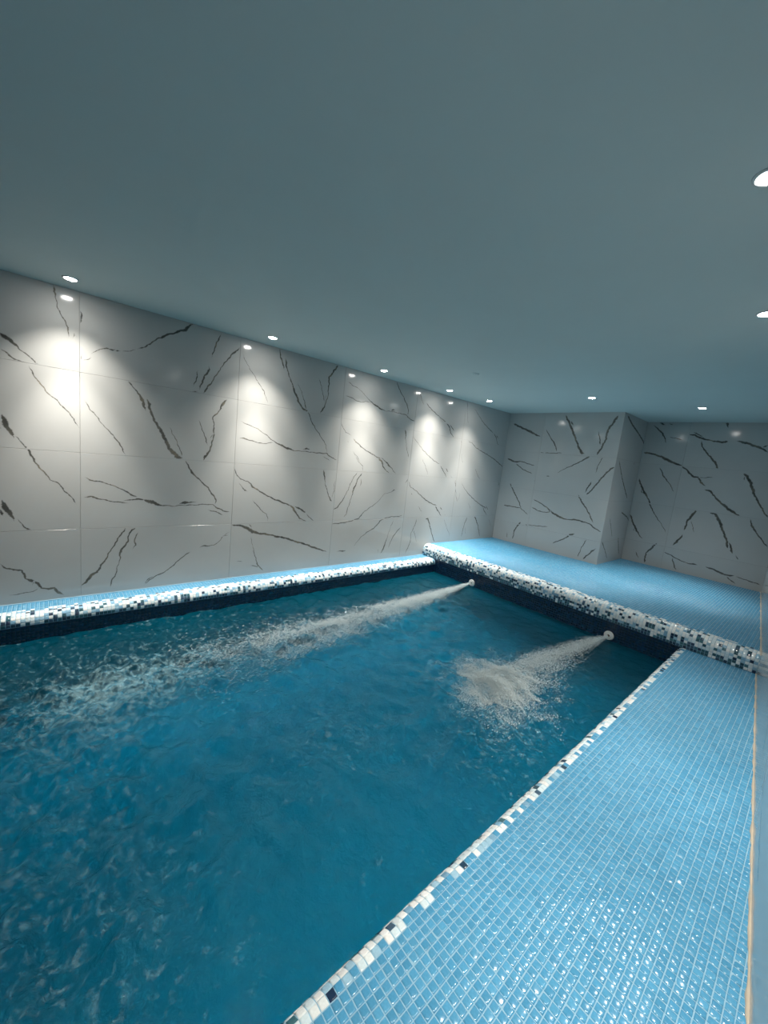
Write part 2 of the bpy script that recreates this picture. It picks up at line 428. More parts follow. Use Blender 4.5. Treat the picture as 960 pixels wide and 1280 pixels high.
  [(3.737,2.269,4),(3.777,2.231,5),(3.867,2.102,4)],
  [(3.904,2.154,5),(3.972,2.103,8),(4.102,2.044,8),(4.235,1.991,7),(4.358,1.951,7)],
  [(4.374,1.937,10),(4.449,1.888,12),(4.491,1.809,9),(4.584,1.752,5)],
  [(4.44,1.929,8),(4.532,1.873,10),(4.565,1.844,5)],
  [(3.724,1.688,2),(3.777,1.639,4),(3.867,1.578,4),(3.933,1.528,6),(4.066,1.451,6),(4.2,1.387,6),(4.334,1.346,6)],
  [(4.352,1.322,9),(4.429,1.258,9),(4.529,1.159,6)],
  [(4.475,1.295,10),(4.553,1.239,7)],
  [(4.602,1.197,3),(4.666,1.156,3)],
  [(3.957,1.394,3),(4.047,1.286,4),(4.116,1.173,3)],
  [(4.785,2.302,8),(4.804,2.193,3),(4.856,2.01,4),(4.881,2.005,5)],
  [(4.975,2.237,3),(5.117,2.144,6),(5.245,2.063,7),(5.407,1.992,8),(5.554,1.935,8)],
  [(5.57,1.937,10),(5.655,1.87,10),(5.713,1.78,7),(5.771,1.757,4)],
  [(5.643,1.917,8),(5.727,1.859,9)],
  [(4.752,1.744,5),(4.774,1.668,6)],
  [(4.803,1.547,3),(4.831,1.442,3),(4.87,1.395,7)],
  [(4.926,1.736,4),(5.034,1.721,6),(5.122,1.666,7),(5.272,1.624,7),(5.478,1.576,8),(5.695,1.516,9),(5.891,1.441,9),(6.074,1.371,5)],
  [(5.198,1.339,4),(5.267,1.248,5),(5.368,1.158,4)],
  [(4.348,0.726,10),(4.427,0.655,11),(4.524,0.564,6)],
  [(4.456,0.708,10),(4.532,0.663,8)],
  [(4.585,0.599,5),(4.616,0.58,7)],
  [(4.586,0.527,3),(4.702,0.357,4),(4.797,0.24,3)],
  [(4.168,0.537,8),(4.23,0.536,14),(4.299,0.41,11),(4.366,0.282,9),(4.439,0.169,8)],
  [(4.74,1.133,9),(4.757,1.053,7),(4.805,0.89,4),(4.855,0.79,9)],
  [(4.894,0.947,3),(4.882,0.799,3)],
  [(4.906,1.094,4),(4.966,1.023,4),(5.109,0.923,8),(5.303,0.82,8),(5.483,0.742,8),(5.666,0.682,10)],
  [(5.559,0.702,10),(5.63,0.621,9),(5.713,0.559,5)],
  [(5.636,0.732,8),(5.725,0.651,7)],
  [(5.781,0.496,3),(5.889,0.347,4)],
  [(5.14,0.781,3),(5.228,0.666,4)],
  [(5.163,0.541,9),(5.114,0.417,8),(5.086,0.263,7),(5.082,0.214,5)],
  [(5.138,0.377,4),(5.19,0.238,3)],
  [(5.345,0.531,8),(5.388,0.526,14),(5.482,0.404,9),(5.571,0.238,9),(5.59,0.186,7)],
  [(5.914,1.151,9),(5.935,1.071,7)],
  [(5.984,0.928,5),(6.048,0.783,5)],
  [(3.989,0.728,4),(4.075,0.642,5)],
 ],
 'column_front': [
  [(0.089,2.144,22),(0.253,2.079,20),(0.397,2.026,24),(0.538,1.965,16),(0.605,1.944,10)],
  [(0.672,2.063,8),(0.768,1.937,10),(0.857,1.837,14),(0.906,1.724,8)],
  [(0.624,1.69,10),(0.834,1.697,10),(0.997,1.714,6)],
  [(0.944,2.282,10),(1.02,2.17,24),(1.085,2.06,22),(1.165,1.918,16),(1.229,1.8,24),(1.286,1.726,26),(1.329,1.722,10)],
  [(1.05,2.192,16),(1.084,2.126,16)],
  [(1.676,2.266,28),(1.635,2.174,20),(1.577,2.06,20),(1.578,1.945,16),(1.54,1.817,16),(1.497,1.718,20)],
  [(1.458,2.057,6),(1.502,1.921,12),(1.517,1.858,14)],
  [(1.408,1.697,16),(1.305,1.617,12),(1.186,1.541,10),(1.062,1.472,6),(0.959,1.393,4)],
  [(0.799,1.333,8),(0.859,1.34,10)],
  [(1.59,1.704,6),(1.541,1.583,8),(1.523,1.452,6)],
  [(1.493,1.329,18),(1.455,1.247,12),(1.428,1.155,10)],
  [(1.77,1.571,12),(1.709,1.534,14),(1.63,1.42,14),(1.553,1.282,14),(1.489,1.175,14),(1.45,1.131,14)],
  [(1.337,1.12,12),(1.397,1.027,14),(1.489,0.931,12),(1.573,0.813,12),(1.61,0.743,8)],
  [(0.075,1.558,22),(0.212,1.513,18),(0.348,1.529,10),(0.461,1.501,10),(0.583,1.48,8)],
  [(0.245,1.483,10),(0.398,1.397,10),(0.567,1.347,8)],
  [(0.189,1.146,12),(0.301,0.994,12),(0.409,0.858,12),(0.468,0.753,8)],
  [(0.139,0.757,14),(0.226,0.763,12),(0.453,0.763,8),(0.603,0.677,8)],
  [(0.65,0.941,8),(0.773,0.904,10),(0.909,0.842,12),(0.992,0.785,16),(1.145,0.731,22),(1.239,0.721,8),(1.37,0.744,16),(1.568,0.723,10),(1.661,0.665,12),(1.747,0.639,10)],
  [(0.638,0.815,10),(0.771,0.769,10),(0.897,0.768,8),(0.977,0.801,10)],
  [(0.492,0.536,20),(0.407,0.382,12),(0.394,0.21,10)],
  [(0.579,0.508,8),(0.736,0.521,8),(0.959,0.55,8)],
  [(1.075,0.31,8),(1.245,0.423,12),(1.323,0.499,16),(1.384,0.536,16)],
  [(1.567,0.487,10),(1.516,0.349,8),(1.488,0.193,6)],
  [(1.71,0.387,14),(1.625,0.275,12),(1.566,0.186,12)],
  [(0.61,1.247,8),(0.64,1.226,10)],
  [(0.274,0.314,8),(0.292,0.212,8)],
 ],
 'column_side': [
  [(6.085,2.282,20),(6.314,2.195,22),(6.653,2.104,16),(6.905,2.024,16),(7.05,1.951,12)],
  [(6.088,1.658,12),(6.33,1.425,12),(6.542,1.261,16),(6.709,1.132,12)],
  [(6.576,0.921,14),(6.876,0.837,12),(6.997,0.764,8)],
  [(6.155,0.832,8),(6.383,0.552,8)],
  [(6.02,0.498,12),(6.198,0.356,10),(6.354,0.21,8)],
  [(6.654,0.526,12),(6.822,0.236,12)],
  [(6.706,1.692,14),(6.724,1.639,8)],
 ],
 'recess': [
  [(1.839,2.273,8),(1.946,2.182,16),(2.009,2.103,12),(2.047,2.001,6)],
  [(1.913,2.309,22),(1.989,2.275,10)],
  [(2.033,2.298,14),(2.095,2.276,8)],
  [(1.778,1.857,20),(1.905,1.842,18),(2.033,1.803,20),(2.109,1.763,28),(2.203,1.724,22),(2.293,1.694,14),(2.368,1.637,14),(2.446,1.556,18),(2.509,1.552,12),(2.558,1.48,16),(2.608,1.442,12)],
  [(2.519,1.546,6),(2.679,1.571,6)],
  [(2.608,1.393,12),(2.68,1.375,14),(2.765,1.278,14),(2.843,1.215,20),(2.937,1.145,22),(3.042,1.09,10)],
  [(2.296,2.146,12),(2.37,2.137,14),(2.448,2.096,18),(2.574,2.065,10),(2.677,2.052,20),(2.749,2.063,18)],
  [(2.058,2.105,5),(2.197,2.076,10),(2.257,2.056,4)],
  [(2.344,2.181,10),(2.461,2.118,10)],
  [(2.45,2.064,10),(2.488,1.968,12),(2.565,1.875,12),(2.65,1.784,16),(2.71,1.682,14)],
  [(2.65,2.341,16),(2.688,2.314,18),(2.716,2.246,12)],
  [(2.819,2.075,6),(2.915,2.058,20),(2.998,2.026,20),(3.093,1.99,16),(3.156,1.944,14)],
  [(3.092,2,12),(3.14,2.033,18)],
  [(2.972,1.655,26),(3.017,1.619,20),(3.073,1.522,22),(3.115,1.415,18),(3.169,1.32,12),(3.251,1.191,12),(3.301,1.118,12)],
  [(2.995,1.616,10),(2.996,1.565,10)],
  [(3.137,1.076,8),(3.186,0.971,14),(3.246,0.89,10),(3.368,0.744,12)],
  [(1.784,1.458,12),(1.834,1.355,16),(1.895,1.253,24),(1.963,1.166,12),(2.028,1.031,12),(2.11,0.913,8),(2.199,0.81,6),(2.278,0.696,5)],
  [(1.847,1.283,14),(1.868,1.225,8)],
  [(2.03,1.651,8),(2.103,1.518,12),(2.2,1.413,8),(2.267,1.305,6)],
  [(2.573,1.091,18),(2.535,1.005,22),(2.496,0.917,16),(2.487,0.777,14)],
  [(2.485,0.719,10),(2.431,0.601,20),(2.386,0.531,14)],
  [(2.538,0.937,6),(2.604,0.768,6)],
  [(2.725,1.074,16),(2.775,1.083,20),(2.84,0.997,26),(2.895,0.877,18),(2.957,0.76,16),(2.995,0.638,18)],
  [(2.996,0.726,14),(3.054,0.577,16)],
  [(3.079,0.573,6),(3.13,0.511,10)],
  [(2.19,0.519,14),(2.144,0.434,16),(2.079,0.331,12),(2.084,0.182,16)],
  [(1.765,0.886,16),(1.833,0.748,16),(1.892,0.66,20),(1.936,0.595,12),(2,0.535,6)],
  [(1.846,0.675,12),(1.865,0.629,8)],
  [(2.289,0.41,6),(2.382,0.387,10),(2.486,0.344,10),(2.602,0.318,8),(2.718,0.328,16)],
  [(2.418,0.349,10),(2.456,0.24,12),(2.496,0.18,8)],
  [(2.798,0.328,6),(2.903,0.314,16),(2.992,0.285,16),(3.076,0.277,14),(3.128,0.3,12)],
  [(3.047,0.257,10),(3.157,0.183,8)],
  [(3.138,0.286,8),(3.282,0.267,8),(3.398,0.251,10)],
  [(1.942,0.32,10),(2.002,0.222,8)],
 ],
}

# ------------------------------------------------------------------ walls clad in printed marble slabs
def resample(pts, step=.012):
    out = []
    for (a, b) in zip(pts[:-1], pts[1:]):
        n = max(1, int(math.hypot(b[0]-a[0], b[1]-a[1]) / step))
        for i in range(n):
            t = i / n
            out.append([a[j] + (b[j] - a[j]) * t for j in range(3)])
    out.append(list(pts[-1]))
    n = len(out)
    ph = random.uniform(0, 100)
    res = []
    for i, (u, z, wd) in enumerate(out):
        s = i * step
        j = .0030 * math.sin(s * 55 + ph) + .0022 * math.sin(s * 131 + 2 * ph) + random.uniform(-.0012, .0012)
        k = .0025 * math.sin(s * 71 + 1.7 * ph)
        e = min(1, (min(i, n - 1 - i) + .6) / 3.0)
        res.append((u + j, z + k, wd * random.uniform(.75, 1.25) * (.45 + .55 * e), e))
    return res

def random_veins(u0_, u1_, z0_, z1_, n):
    vs = []
    for i in range(n):
        u, z = random.uniform(u0_, u1_), random.uniform(z0_, z1_)
        a = random.choice((-1, 1)) * random.uniform(.5, 1.2)
        v = []
        wd = random.uniform(5, 14)
        for k in range(random.randint(4, 9)):
            v.append((u, z, wd * random.uniform(.5, 1.4)))
            a += random.uniform(-.35, .35)
            st = random.uniform(.05, .12)
            u += st * math.cos(a); z -= st * abs(math.sin(a))
        vs.append([p for p in v if z0_ < p[1] < z1_ and u0_ < p[0] < u1_])
    return [v for v in vs if len(v) > 1]

def clad(parent, origin, ud, nd, us, zs, veins, gap=.0006, thick=.008, tilt=.0):
    """one marble_slab child per slab; veins are printed on the slab they fall on"""
    origin, ud, nd = Vector(origin), Vector(ud), Vector(nd)
    zd = Vector((0, 0, 1))
    flip = ud.cross(zd).dot(nd) < 0
    dense = [resample(v) for v in veins]
    for ui in range(len(us) - 1):
        for zi in range(len(zs) - 1):
            a0, a1, b0, b1 = us[ui] + gap, us[ui+1] - gap, zs[zi] + gap, zs[zi+1] - gap
            uc, zc = (a0 + a1) / 2, (b0 + b1) / 2
            W, Hh = (a1 - a0) / 2, (b1 - b0) / 2
            e = .0012
            L = [(-W+e,-Hh+e,0),(W-e,-Hh+e,0),(W-e,Hh-e,0),(-W+e,Hh-e,0),
                 (-W,-Hh,-e),(W,-Hh,-e),(W,Hh,-e),(-W,Hh,-e),
                 (-W,-Hh,-thick),(W,-Hh,-thick),(W,Hh,-thick),(-W,Hh,-thick)]
            F = [(0,1,2,3)] + [(4+i,4+(i+1)%4,(i+1)%4,i) for i in range(4)] + [(8+i,8+(i+1)%4,4+(i+1)%4,4+i) for i in range(4)]
            fade = [0.0] * 12
            lift = .0002
            for d in dense:
                run = []
                runs = []
                for p in d:
                    if a0 < p[0] < a1 and b0 < p[1] < b1:
                        run.append(p)
                    elif run:
                        runs.append(run); run = []
                if run: runs.append(run)
                for r in runs:
                    if len(r) < 2: continue
                    lift += .000006
                    base = len(L)
                    for i, p in enumerate(r):
                        q0 = r[max(0, i-1)]; q1 = r[min(len(r)-1, i+1)]
                        tx, tz = q1[0]-q0[0], q1[1]-q0[1]
                        ln = math.hypot(tx, tz) or 1
                        nx, nz = -tz/ln, tx/ln
                        hw = p[2] * .001 * .95 + .0028
                        x, z = p[0]-uc, p[1]-zc
                        cl = lambda v, m: max(-m + .0013, min(m - .0013, v))
                        L += [(cl(x+nx*hw, W), cl(z+nz*hw, Hh), lift), (cl(x, W), cl(z, Hh), lift), (cl(x-nx*hw, W), cl(z-nz*hw, Hh), lift)]
                        c = min(1.0, .42 + p[2] / 26.0) * (.35 + .65 * p[3])
                        fade += [0.0, c, 0.0]
                        if i:
                            k = base + 3 * i
                            F += [(k-3, k-2, k+1, k), (k-2, k-1, k+2, k+1)]
            if flip:
                F = [tuple(reversed(f)) for f in F]
            # strips must face the room as well
            V = [ud * l[0] + zd * l[1] + nd * l[2] for l in L]
            o = mesh_obj('marble_slab', V, F, M_MARBLE, parent, loc=origin + ud * uc + zd * zc)
            at = o.data.attributes.new('fade', 'FLOAT', 'POINT')
            at.data.foreach_set('value', np.array(fade, dtype=np.float32))

T8 = .008
ZS = [-.045, .556, 1.155, 1.752, H]
USL = [-3.2, -2.16, -.98, .2, 1.375, 2.56, 3.73, 4.77, YCOL]
wl = box('wall_left', (-.12, YN - .1, ZF - .2), (-T8, YREC + .1, H), M_JOINT)
tag(wl, 'long wall of grey-veined white marble slabs beside the pool ledge', 'wall', kind='structure')
clad(wl, (0, 0, 0), (0, 1, 0), (1, 0, 0), USL, ZS, VEINS['left'] + random_veins(-3.1, -.35, 0, H, 26))

wp = box('wall_projection', (-T8, YCOL + T8, -.2), (XCOL - T8, YREC + .1, H), M_JOINT)
tag(wp, 'boxed-out marble corner projecting from the back wall onto the blue platform', 'wall', kind='structure')
ZP = [ZB - .02, .49, 1.09, 1.69, H]
clad(wp, (0, YCOL, 0), (1, 0, 0), (0, -1, 0), [0, .63, XCOL], ZP, VEINS['column_front'])
clad(wp, (XCOL, 0, 0), (0, 1, 0), (1, 0, 0), [YCOL, YREC], ZP, VEINS['column_side'])

wb = box('wall_back', (XCOL - .05, YREC + T8, -.2), (4.6, YREC + .12, H), M_JOINT)
tag(wb, 'recessed veined marble back wall behind the raised blue platform', 'wall', kind='structure')
clad(wb, (0, YREC, 0), (1, 0, 0), (0, -1, 0), [XCOL, 2.30, xwall(YREC) + .01], ZP, VEINS['recess'])

# right-hand wall, slightly askew
ang = math.atan(.0885)
rd = Vector((math.sin(ang), -math.cos(ang), 0))      # along the wall, towards the camera
rn = Vector((-math.cos(ang), -math.sin(ang), 0))     # into the room
ro = Vector((xwall(YREC + .05), YREC + .05, 0))
Lr = 10.4
v = []
for s_ in (0, Lr):
    for dpt in (-T8, -.12):
        for z in (-.3, H):
            p = ro + rd * s_ + rn * dpt; v.append((p.x, p.y, z))
wr = mesh_obj('wall_right', v, [(0,1,5,4),(2,6,7,3),(0,2,3,1),(4,5,7,6),(1,3,7,5),(0,4,6,2)], M_JOINT)
tag(wr, 'glossy marble wall rising from the edge of the blue deck, with a cream sealant line at its foot', 'wall', kind='structure')
clad(wr, ro, rd, rn, [0] + [.05 + 1.18 * k for k in range(1, 9)], [-.045] + ZS[1:], random_veins(.1, 9.4, .05, H, 90))

wn = box('wall_near', (-.12, YN - .12, -.2), (4.6, YN - T8, H), M_JOINT)
tag(wn, 'marble wall closing the near end of the pool room', 'wall', kind='structure')
clad(wn, (0, YN, 0), (1, 0, 0), (0, 1, 0), [0, 1.2, 2.4, 3.6, 4.25], ZS, random_veins(.1, 4.2, 0, H, 36))

ce = box('ceiling', (-.12, YN - .12, H), (4.6, YREC + .12, H + .1), M_CEIL)
tag(ce, 'smooth grey-green painted ceiling', 'ceiling', kind='structure')

# ------------------------------------------------------------------ mosaic
def P2(c):  # small random change of one tile colour
    k = random.uniform(.93, 1.06)
    return tuple(min(1, x * k) for x in c)
BLUES = [(.078, .305, .50), (.086, .318, .515), (.074, .296, .49), (.092, .332, .53)]
WHITES = [(.80, .84, .83), (.72, .80, .82), (.84, .85, .83), (.66, .78, .82)]
PALES = [(.34, .55, .68), (.26, .46, .60), (.22, .42, .58)]
DARKS = [(.012, .03, .07), (.02, .05, .09), (.05, .10, .16)]
TEALS = [(.03, .10, .13), (.05, .15, .18), (.02, .07, .10)]
NAVYS = [(.001, .014, .045), (.002, .018, .052), (.001, .010, .036)]
def pick(*groups):
    r = random.random(); s = 0
    for g, p in groups:
        s += p
        if r < s:
            return P2(random.choice(g))
    return P2(random.choice(groups[-1][0]))
def coping_colour(q):
    """q: 0 at the top inner row, 1 at the lowest row"""
    if q < .14: return pick((WHITES, .50), (BLUES, .36), (DARKS, .05), (PALES, .09))
    if q < .62: return pick((WHITES, .74), (PALES, .14), (DARKS, .07), (TEALS, .05))
    if q < .84: return pick((WHITES, .58), (PALES, .18), (DARKS, .13), (TEALS, .11))
    return pick((WHITES, .20), (TEALS, .42), (DARKS, .30), (PALES, .08))

class Mosaic:
    def __init__(self): self.c = []; self.a = []; self.b = []; self.n = []; self.k = []
    def add(self, c, a, b, n, col): self.c.append(c); self.a.append(a); self.b.append(b); self.n.append(n); self.k.append(col)
    def arrays(self, tilt):
        c, a, b, n = (np.array(x, dtype=float) for x in (self.c, self.a, self.b, self.n))
        g = np.random.default_rng(len(c))          # same tilts each time for one floor
        f1 = (vnoise(c[:, 0] * 9, c[:, 1] * 6, 41, 3) - .5)[:, None]; f2 = (vnoise(c[:, 0] * 9 + 31, c[:, 1] * 6, 42, 3) - .5)[:, None]
        t1 = g.normal(0, tilt * .6, (len(c), 1)) + f1 * tilt * 3; t2 = g.normal(0, tilt, (len(c), 1)) + f2 * tilt * 4
        a2 = a + n * t1; b2 = b + n * t2
        a2 /= np.linalg.norm(a2, axis=1, keepdims=True); b2 /= np.linalg.norm(b2, axis=1, keepdims=True)
        n2 = np.cross(a2, b2); s = np.sign((n2 * n).sum(1, keepdims=True)); n2 *= s
        return c, a2, b2, n2, s[:, 0], np.array(self.k)

TG = .0019
HT = PITCH_T / 2 - .0008
TB = .0018
TILE_L = np.array([(-1,-1,0),(1,-1,0),(1,1,0),(-1,1,0)], dtype=float)
RINGS = ((.0040, .0), (.0012, .0006), (.0, .0032))     # inset, drop: softly pillowed tile
TILE_F = np.array([(0,1,2,3)] + [(4*r+4+i, 4*r+4+(i+1) % 4, 4*r+(i+1) % 4, 4*r+i) for r in (0, 1) for i in range(4)])
def tile_mesh_single():
    me = fast_mesh('tile', np.vstack([TILE_L * (HT - i_, HT - i_, 0) - (0, 0, d_) for i_, d_ in RINGS]), TILE_F, M_TILE1, smooth=True)
    return me
def build_mosaic(name, mo, parent, tilt=.010, mask=None):
    c, a, b, n, s, k = mo.arrays(tilt)
    if mask is not None:
        c, a, b, n, s, k = (x[mask] for x in (c, a, b, n, s, k))
    N_ = len(c)
    V = np.zeros((N_, 12, 3))
    for r, (ins, dr) in enumerate(RINGS):
        for i, (x, y, _) in enumerate(TILE_L):
            V[:, 4 * r + i] = c + a * x * (HT - ins) + b * y * (HT - ins) - n * dr
    F = (TILE_F[None] + 12 * np.arange(N_)[:, None, None])
    neg = s < 0
    F[neg] = F[neg][:, :, ::-1]
    me = fast_mesh(name, V.reshape(-1, 3), F.reshape(-1, 4), M_TILE, smooth=True)
    at = me.attributes.new('tile_colour', 'FLOAT_COLOR', 'POINT')
    colr = np.ones((N_, 12, 4), dtype=np.float32); colr[:, :, :3] = k[:, None, :]
    at.data.foreach_set('color', colr.ravel())
    o = link(bpy.data.objects.new(name, me), parent)
    o['kind'] = 'stuff'
    return o

def profile(flat0, r, vert):
    """edge rows seen in section: distance along the rounded edge -> (inward offset from pool face, z below top, normal angle)"""
    rows = []
    total = flat0 + r * math.pi / 2 + vert
    n = int(round(total / PITCH_T))
    p = total / n
    for i in range(n):
        s = (i + .5) * p
        if s < flat0: rows.append((r + flat0 - s, 0.0, 0.0))
        elif s < flat0 + r * math.pi / 2:
            th = (s - flat0) / r
            rows.append((r - r * math.sin(th), -(r - r * math.cos(th)), th))
        else:
            rows.append((0.0, -r - (s - flat0 - r * math.pi / 2), math.pi / 2))
    return rows

def edge_mosaic(mo, face, top, inward, along, a0, a1, flat0, r, white, navy):
    """face: coordinate of the pool face on the inward axis; rows of coping, then rows of navy down the pool wall"""
    inward = np.array(inward, float); along = np.array(along, float); upv = np.array((0, 0, 1.))
    rows = profile(flat0, r, white)
    m = int((a1 - a0) / PITCH_T)
    nav = int(navy / PITCH_T)
    zlast = top - r - white
    allr = [(o_, z_, th, i / (len(rows) - 1)) for i, (o_, z_, th) in enumerate(rows)]
    allr += [(0.0, -r - white - (i + .5) * PITCH_T, math.pi / 2, 2.0) for i in range(nav)]
    for (o_, z_, th, q) in allr:
        nrm = upv * math.cos(th) - inward * math.sin(th)
        tan = -inward * math.cos(th) - upv * math.sin(th)
        for j in range(m):
            c = inward * (face + o_ if inward.sum() > 0 else -(face - o_)) + along * (a0 + (j + .5) * PITCH_T) + upv * (top + z_)
            mo.add(c, along, tan, nrm, P2(random.choice(NAVYS)) if q > 1.5 else coping_colour(q))

def substrate(name, face, top, inward, along, a0, a1, back, r, navy_z, parent=None, mat=None):
    """solid under the mosaic: a prism with rounded edge; grout above, dark pool wall below"""
    inward = np.array(inward, float); along = np.array(along, float)
    d = .0018
    sec = [(back, ZF - .1), (back, top - d), (r, top - d)]
    sec = sec[:3]
    for i in range(1, 9):
        th = i / 8 * math.pi / 2
        sec.append((r - (r - d) * math.sin(th), top - r + (r - d) * math.cos(th)))
    sec.append((d, navy_z)); sec.append((d, ZF - .1))
    v = []
    sg = inward.sum()
    for t in (a0, a1):
        for (o_, z_) in sec:
            p = inward * (face + o_ if sg > 0 else -(face - o_)) + along * t
            v.append((p[0], p[1], z_))
    n = len(sec)
    f = [(i, (i+1) % n, n + (i+1) % n, n + i) for i in range(n)]
    fm = [0] * n
    fm[n-2] = 1; fm[n-3] = 0
    f += [tuple(range(n)), tuple(range(2*n-1, n-1, -1))]; fm += [1, 1]
    o = mesh_obj(name, v, f, [mat or M_GROUT, M_NAVY], parent, fmat=fm)
    import bmesh
    bm = bmesh.new(); bm.from_mesh(o.data); bmesh.ops.recalc_face_normals(bm, faces=bm.faces); bm.to_mesh(o.data); bm.free()
    return o

def flat_mosaic(mo, x0, x1, y0, y1, z, keep=None):
    nx = int(round((x1 - x0) / PITCH_T)); ny = int(round((y1 - y0) / PITCH_T))
    for i in range(nx):
        for j in range(ny):
            x = x0 + (i + .5) * PITCH_T; y = y0 + (j + .5) * PITCH_T
            if keep and not keep(x, y): continue
            mo.add((x, y, z), (1, 0, 0), (0, 1, 0), (0, 0, 1), P2(random.choice(BLUES)))

# right deck ---------------------------------------------------------
deck = substrate('pool_deck', XR, 0.0, (1, 0, 0), (0, 1, 0), YN, YB + .1, 1.25, .05, -.06)
tag(deck, 'glossy light blue mosaic deck with a chequered rounded edge, between pool and right wall', 'deck', kind='structure')
mo = Mosaic()
edge_mosaic(mo, XR, 0.0, (1, 0, 0), (0, 1, 0), -1.2, YB, .010, .05, .012, .06)
flat_mosaic(mo, XR + .06, 4.24, -1.2, YB, 0.0, keep=lambda x, y: x < xwall(y) + .012)
c, a, b, n, s, k = mo.arrays(.05)
d = c - np.array(CAM)
R3 = np.array([right, up, fwd])
q = d @ R3.T
px = 480 + FPX * q[:, 0] / q[:, 2]; py = 640 - FPX * q[:, 1] / q[:, 2]
vis = (q[:, 2] > .1) & (px > 4) & (px < 935) & (py < 1276) & (c[:, 2] > -.03)
dist = np.where(vis, q[:, 2], 1e9)
order = np.argsort(dist)[:300]
single = np.zeros(len(c), bool); single[order] = True
me1 = tile_mesh_single()
for i in order:
    t = bpy.data.objects.new('tile', me1)
    A, B, Nn = a[i], b[i], n[i]
    B = np.cross(Nn, A)
    t.matrix_world = Matrix(((A[0], B[0], Nn[0], c[i][0]), (A[1], B[1], Nn[1], c[i][1]), (A[2], B[2], Nn[2], c[i][2]), (0, 0, 0, 1)))
    t.color = (*k[i], 1)
    link(t, deck)
build_mosaic('mosaic', mo, deck, .05, ~single)
# near end of the deck, behind the camera
nd_ = box('floor', (-.1, YN - .1, -.3), (XR, YPN, -.002), [M_DECKT])
tag(nd_, 'blue mosaic floor across the near end of the pool', 'floor', kind='structure')

# left ledge ---------------------------------------------------------
led = substrate('pool_ledge', XL, 0.0, (-1, 0, 0), (0, 1, 0), YPN, YB + .1, XL + .02, .06, -.075)
tag(led, 'narrow blue mosaic ledge with white speckled coping below the long marble wall', 'ledge', kind='structure')
mo = Mosaic()
edge_mosaic(mo, XL, 0.0, (-1, 0, 0), (0, 1, 0), -1.4, YB, .070, .06, .014, .15)
flat_mosaic(mo, .012, .14, -1.4, YB, 0.0)
build_mosaic('mosaic', mo, led, .014)
gl_ = box('grout_line', (-.001, -1.4, -.004), (.012, YB, .003), M_GROUT, led)

# raised back platform ------------------------------------------------
plat = substrate('back_platform', YB, ZB, (0, 1, 0), (1, 0, 0), -.02, 3.9, 2.9, .085, .0)
tag(plat, 'raised light blue mosaic platform with thick speckled coping at the far end of the pool', 'platform', kind='structure')
mo = Mosaic()
edge_mosaic(mo, YB, ZB, (0, 1, 0), (1, 0, 0), 0.0, 3.70, .055, .085, .075, .20)
flat_mosaic(mo, 0.0, 3.70, YB + .14, YREC + .01, ZB, keep=lambda x, y: x < xwall(y) + .012 and not (x < XCOL - .02 and y > YCOL + .02))
build_mosaic('mosaic', mo, plat, .030)

pf = box('pool_floor', (XL - .05, YPN - .05, ZF - .1), (XR + .05, YB + .05, ZF), M_FLOORT)
tag(pf, 'teal mosaic bottom of the swimming pool under the water', 'pool floor', kind='structure')
pe = box('pool_end', (XL - .05, YPN - .3, ZF - .1), (XR + .05, YPN, -.01), M_NAVY)
tag(pe, 'dark end wall of the swimming pool below the near floor', 'pool wall', kind='structure')

# sealant bead at the foot of the right wall
v, f = [], []
ns = 260
for i in range(ns + 1):
    s_ = .0 + i / ns * 7.4
    p = ro + rd * s_
    z0 = ZB if p.y > YB + .02 else 0.0
    wv = .003 + .004 * max(0, math.sin(i * .71) * math.sin(i * .23 + 1)) + random.uniform(0, .003)
    for (o_, zz) in ((-.002, wv * 1.3), (wv * .55, wv * .75), (wv * 1.15, .0005), (wv, -.004)):
        q_ = p + rn * o_
        v.append((q_.x, q_.y, z0 + zz))
    if i:
        for k_ in range(3):
            A = 4 * (i - 1) + k_
            f.append((A, A + 1, A + 5, A + 4))
mesh_obj('sealant_bead', v, f, M_SEAL, wr, smooth=True)

# ------------------------------------------------------------------ water
J1a, J1b = np.array((.93, YB)), np.array((1.20, .65))
J2a, J2b = np.array((2.60, YB)), np.array((2.40, 2.35))
def seg(x, y, a, b):
    ab = b - a; t = ((x - a[0]) * ab[0] + (y - a[1]) * ab[1]) / (ab @ ab)
    tc = np.clip(t, 0, 1)
    return t, np.hypot(x - a[0] - ab[0] * tc, y - a[1] - ab[1] * tc)
gx = np.linspace(XL - .02, XR + .02, 190); gy = np.linspace(YPN - .02, YB + .02, 430)
X, Y = np.meshgrid(gx, gy)
def gauss(x0, y0, sx, sy): return np.exp(-((X - x0) / sx) ** 2 - ((Y - y0) / sy) ** 2)
t1, d1 = seg(X, Y, J1a, np.array((1.15, .3)))
t2, d2 = seg(X, Y, J2a, J2b)
act = .30 + .8 * np.exp(-(d1 / .45) ** 2) * np.clip(t1 * 2, 0, 1) + .9 * gauss(2.5, 2.45, .45, .45) + .9 * gauss(1.6, -.1, 1.0, .6) + .6 * gauss(2.5, 0.0, .7, .5)
act = np.clip(act, 0, 1.25) * np.clip((YB - Y) / .35, .25, 1)      # calmer under the nozzles
Z = np.zeros_like(X)
wr_ = np.random.default_rng(5)
wx = X + .12 * vnoise(X * 1.7, Y * 1.7, 3, 3); wy = Y + .12 * vnoise(X * 1.7 + 9, Y * 1.7, 4, 3)
for i in range(46):
    lam = .06 * (6 ** wr_.random())
    th = wr_.normal(-1.75, 1.0)
    kx, ky = math.cos(th) * 2 * math.pi / lam, math.sin(th) * 2 * math.pi / lam
    Z += .0032 * (lam / .2) ** .95 * np.sin(kx * wx + ky * wy + wr_.random() * 6.28)
Z = Z * act + .010 * (vnoise(X * 6, Y * 6, 8, 4) - .5) * act
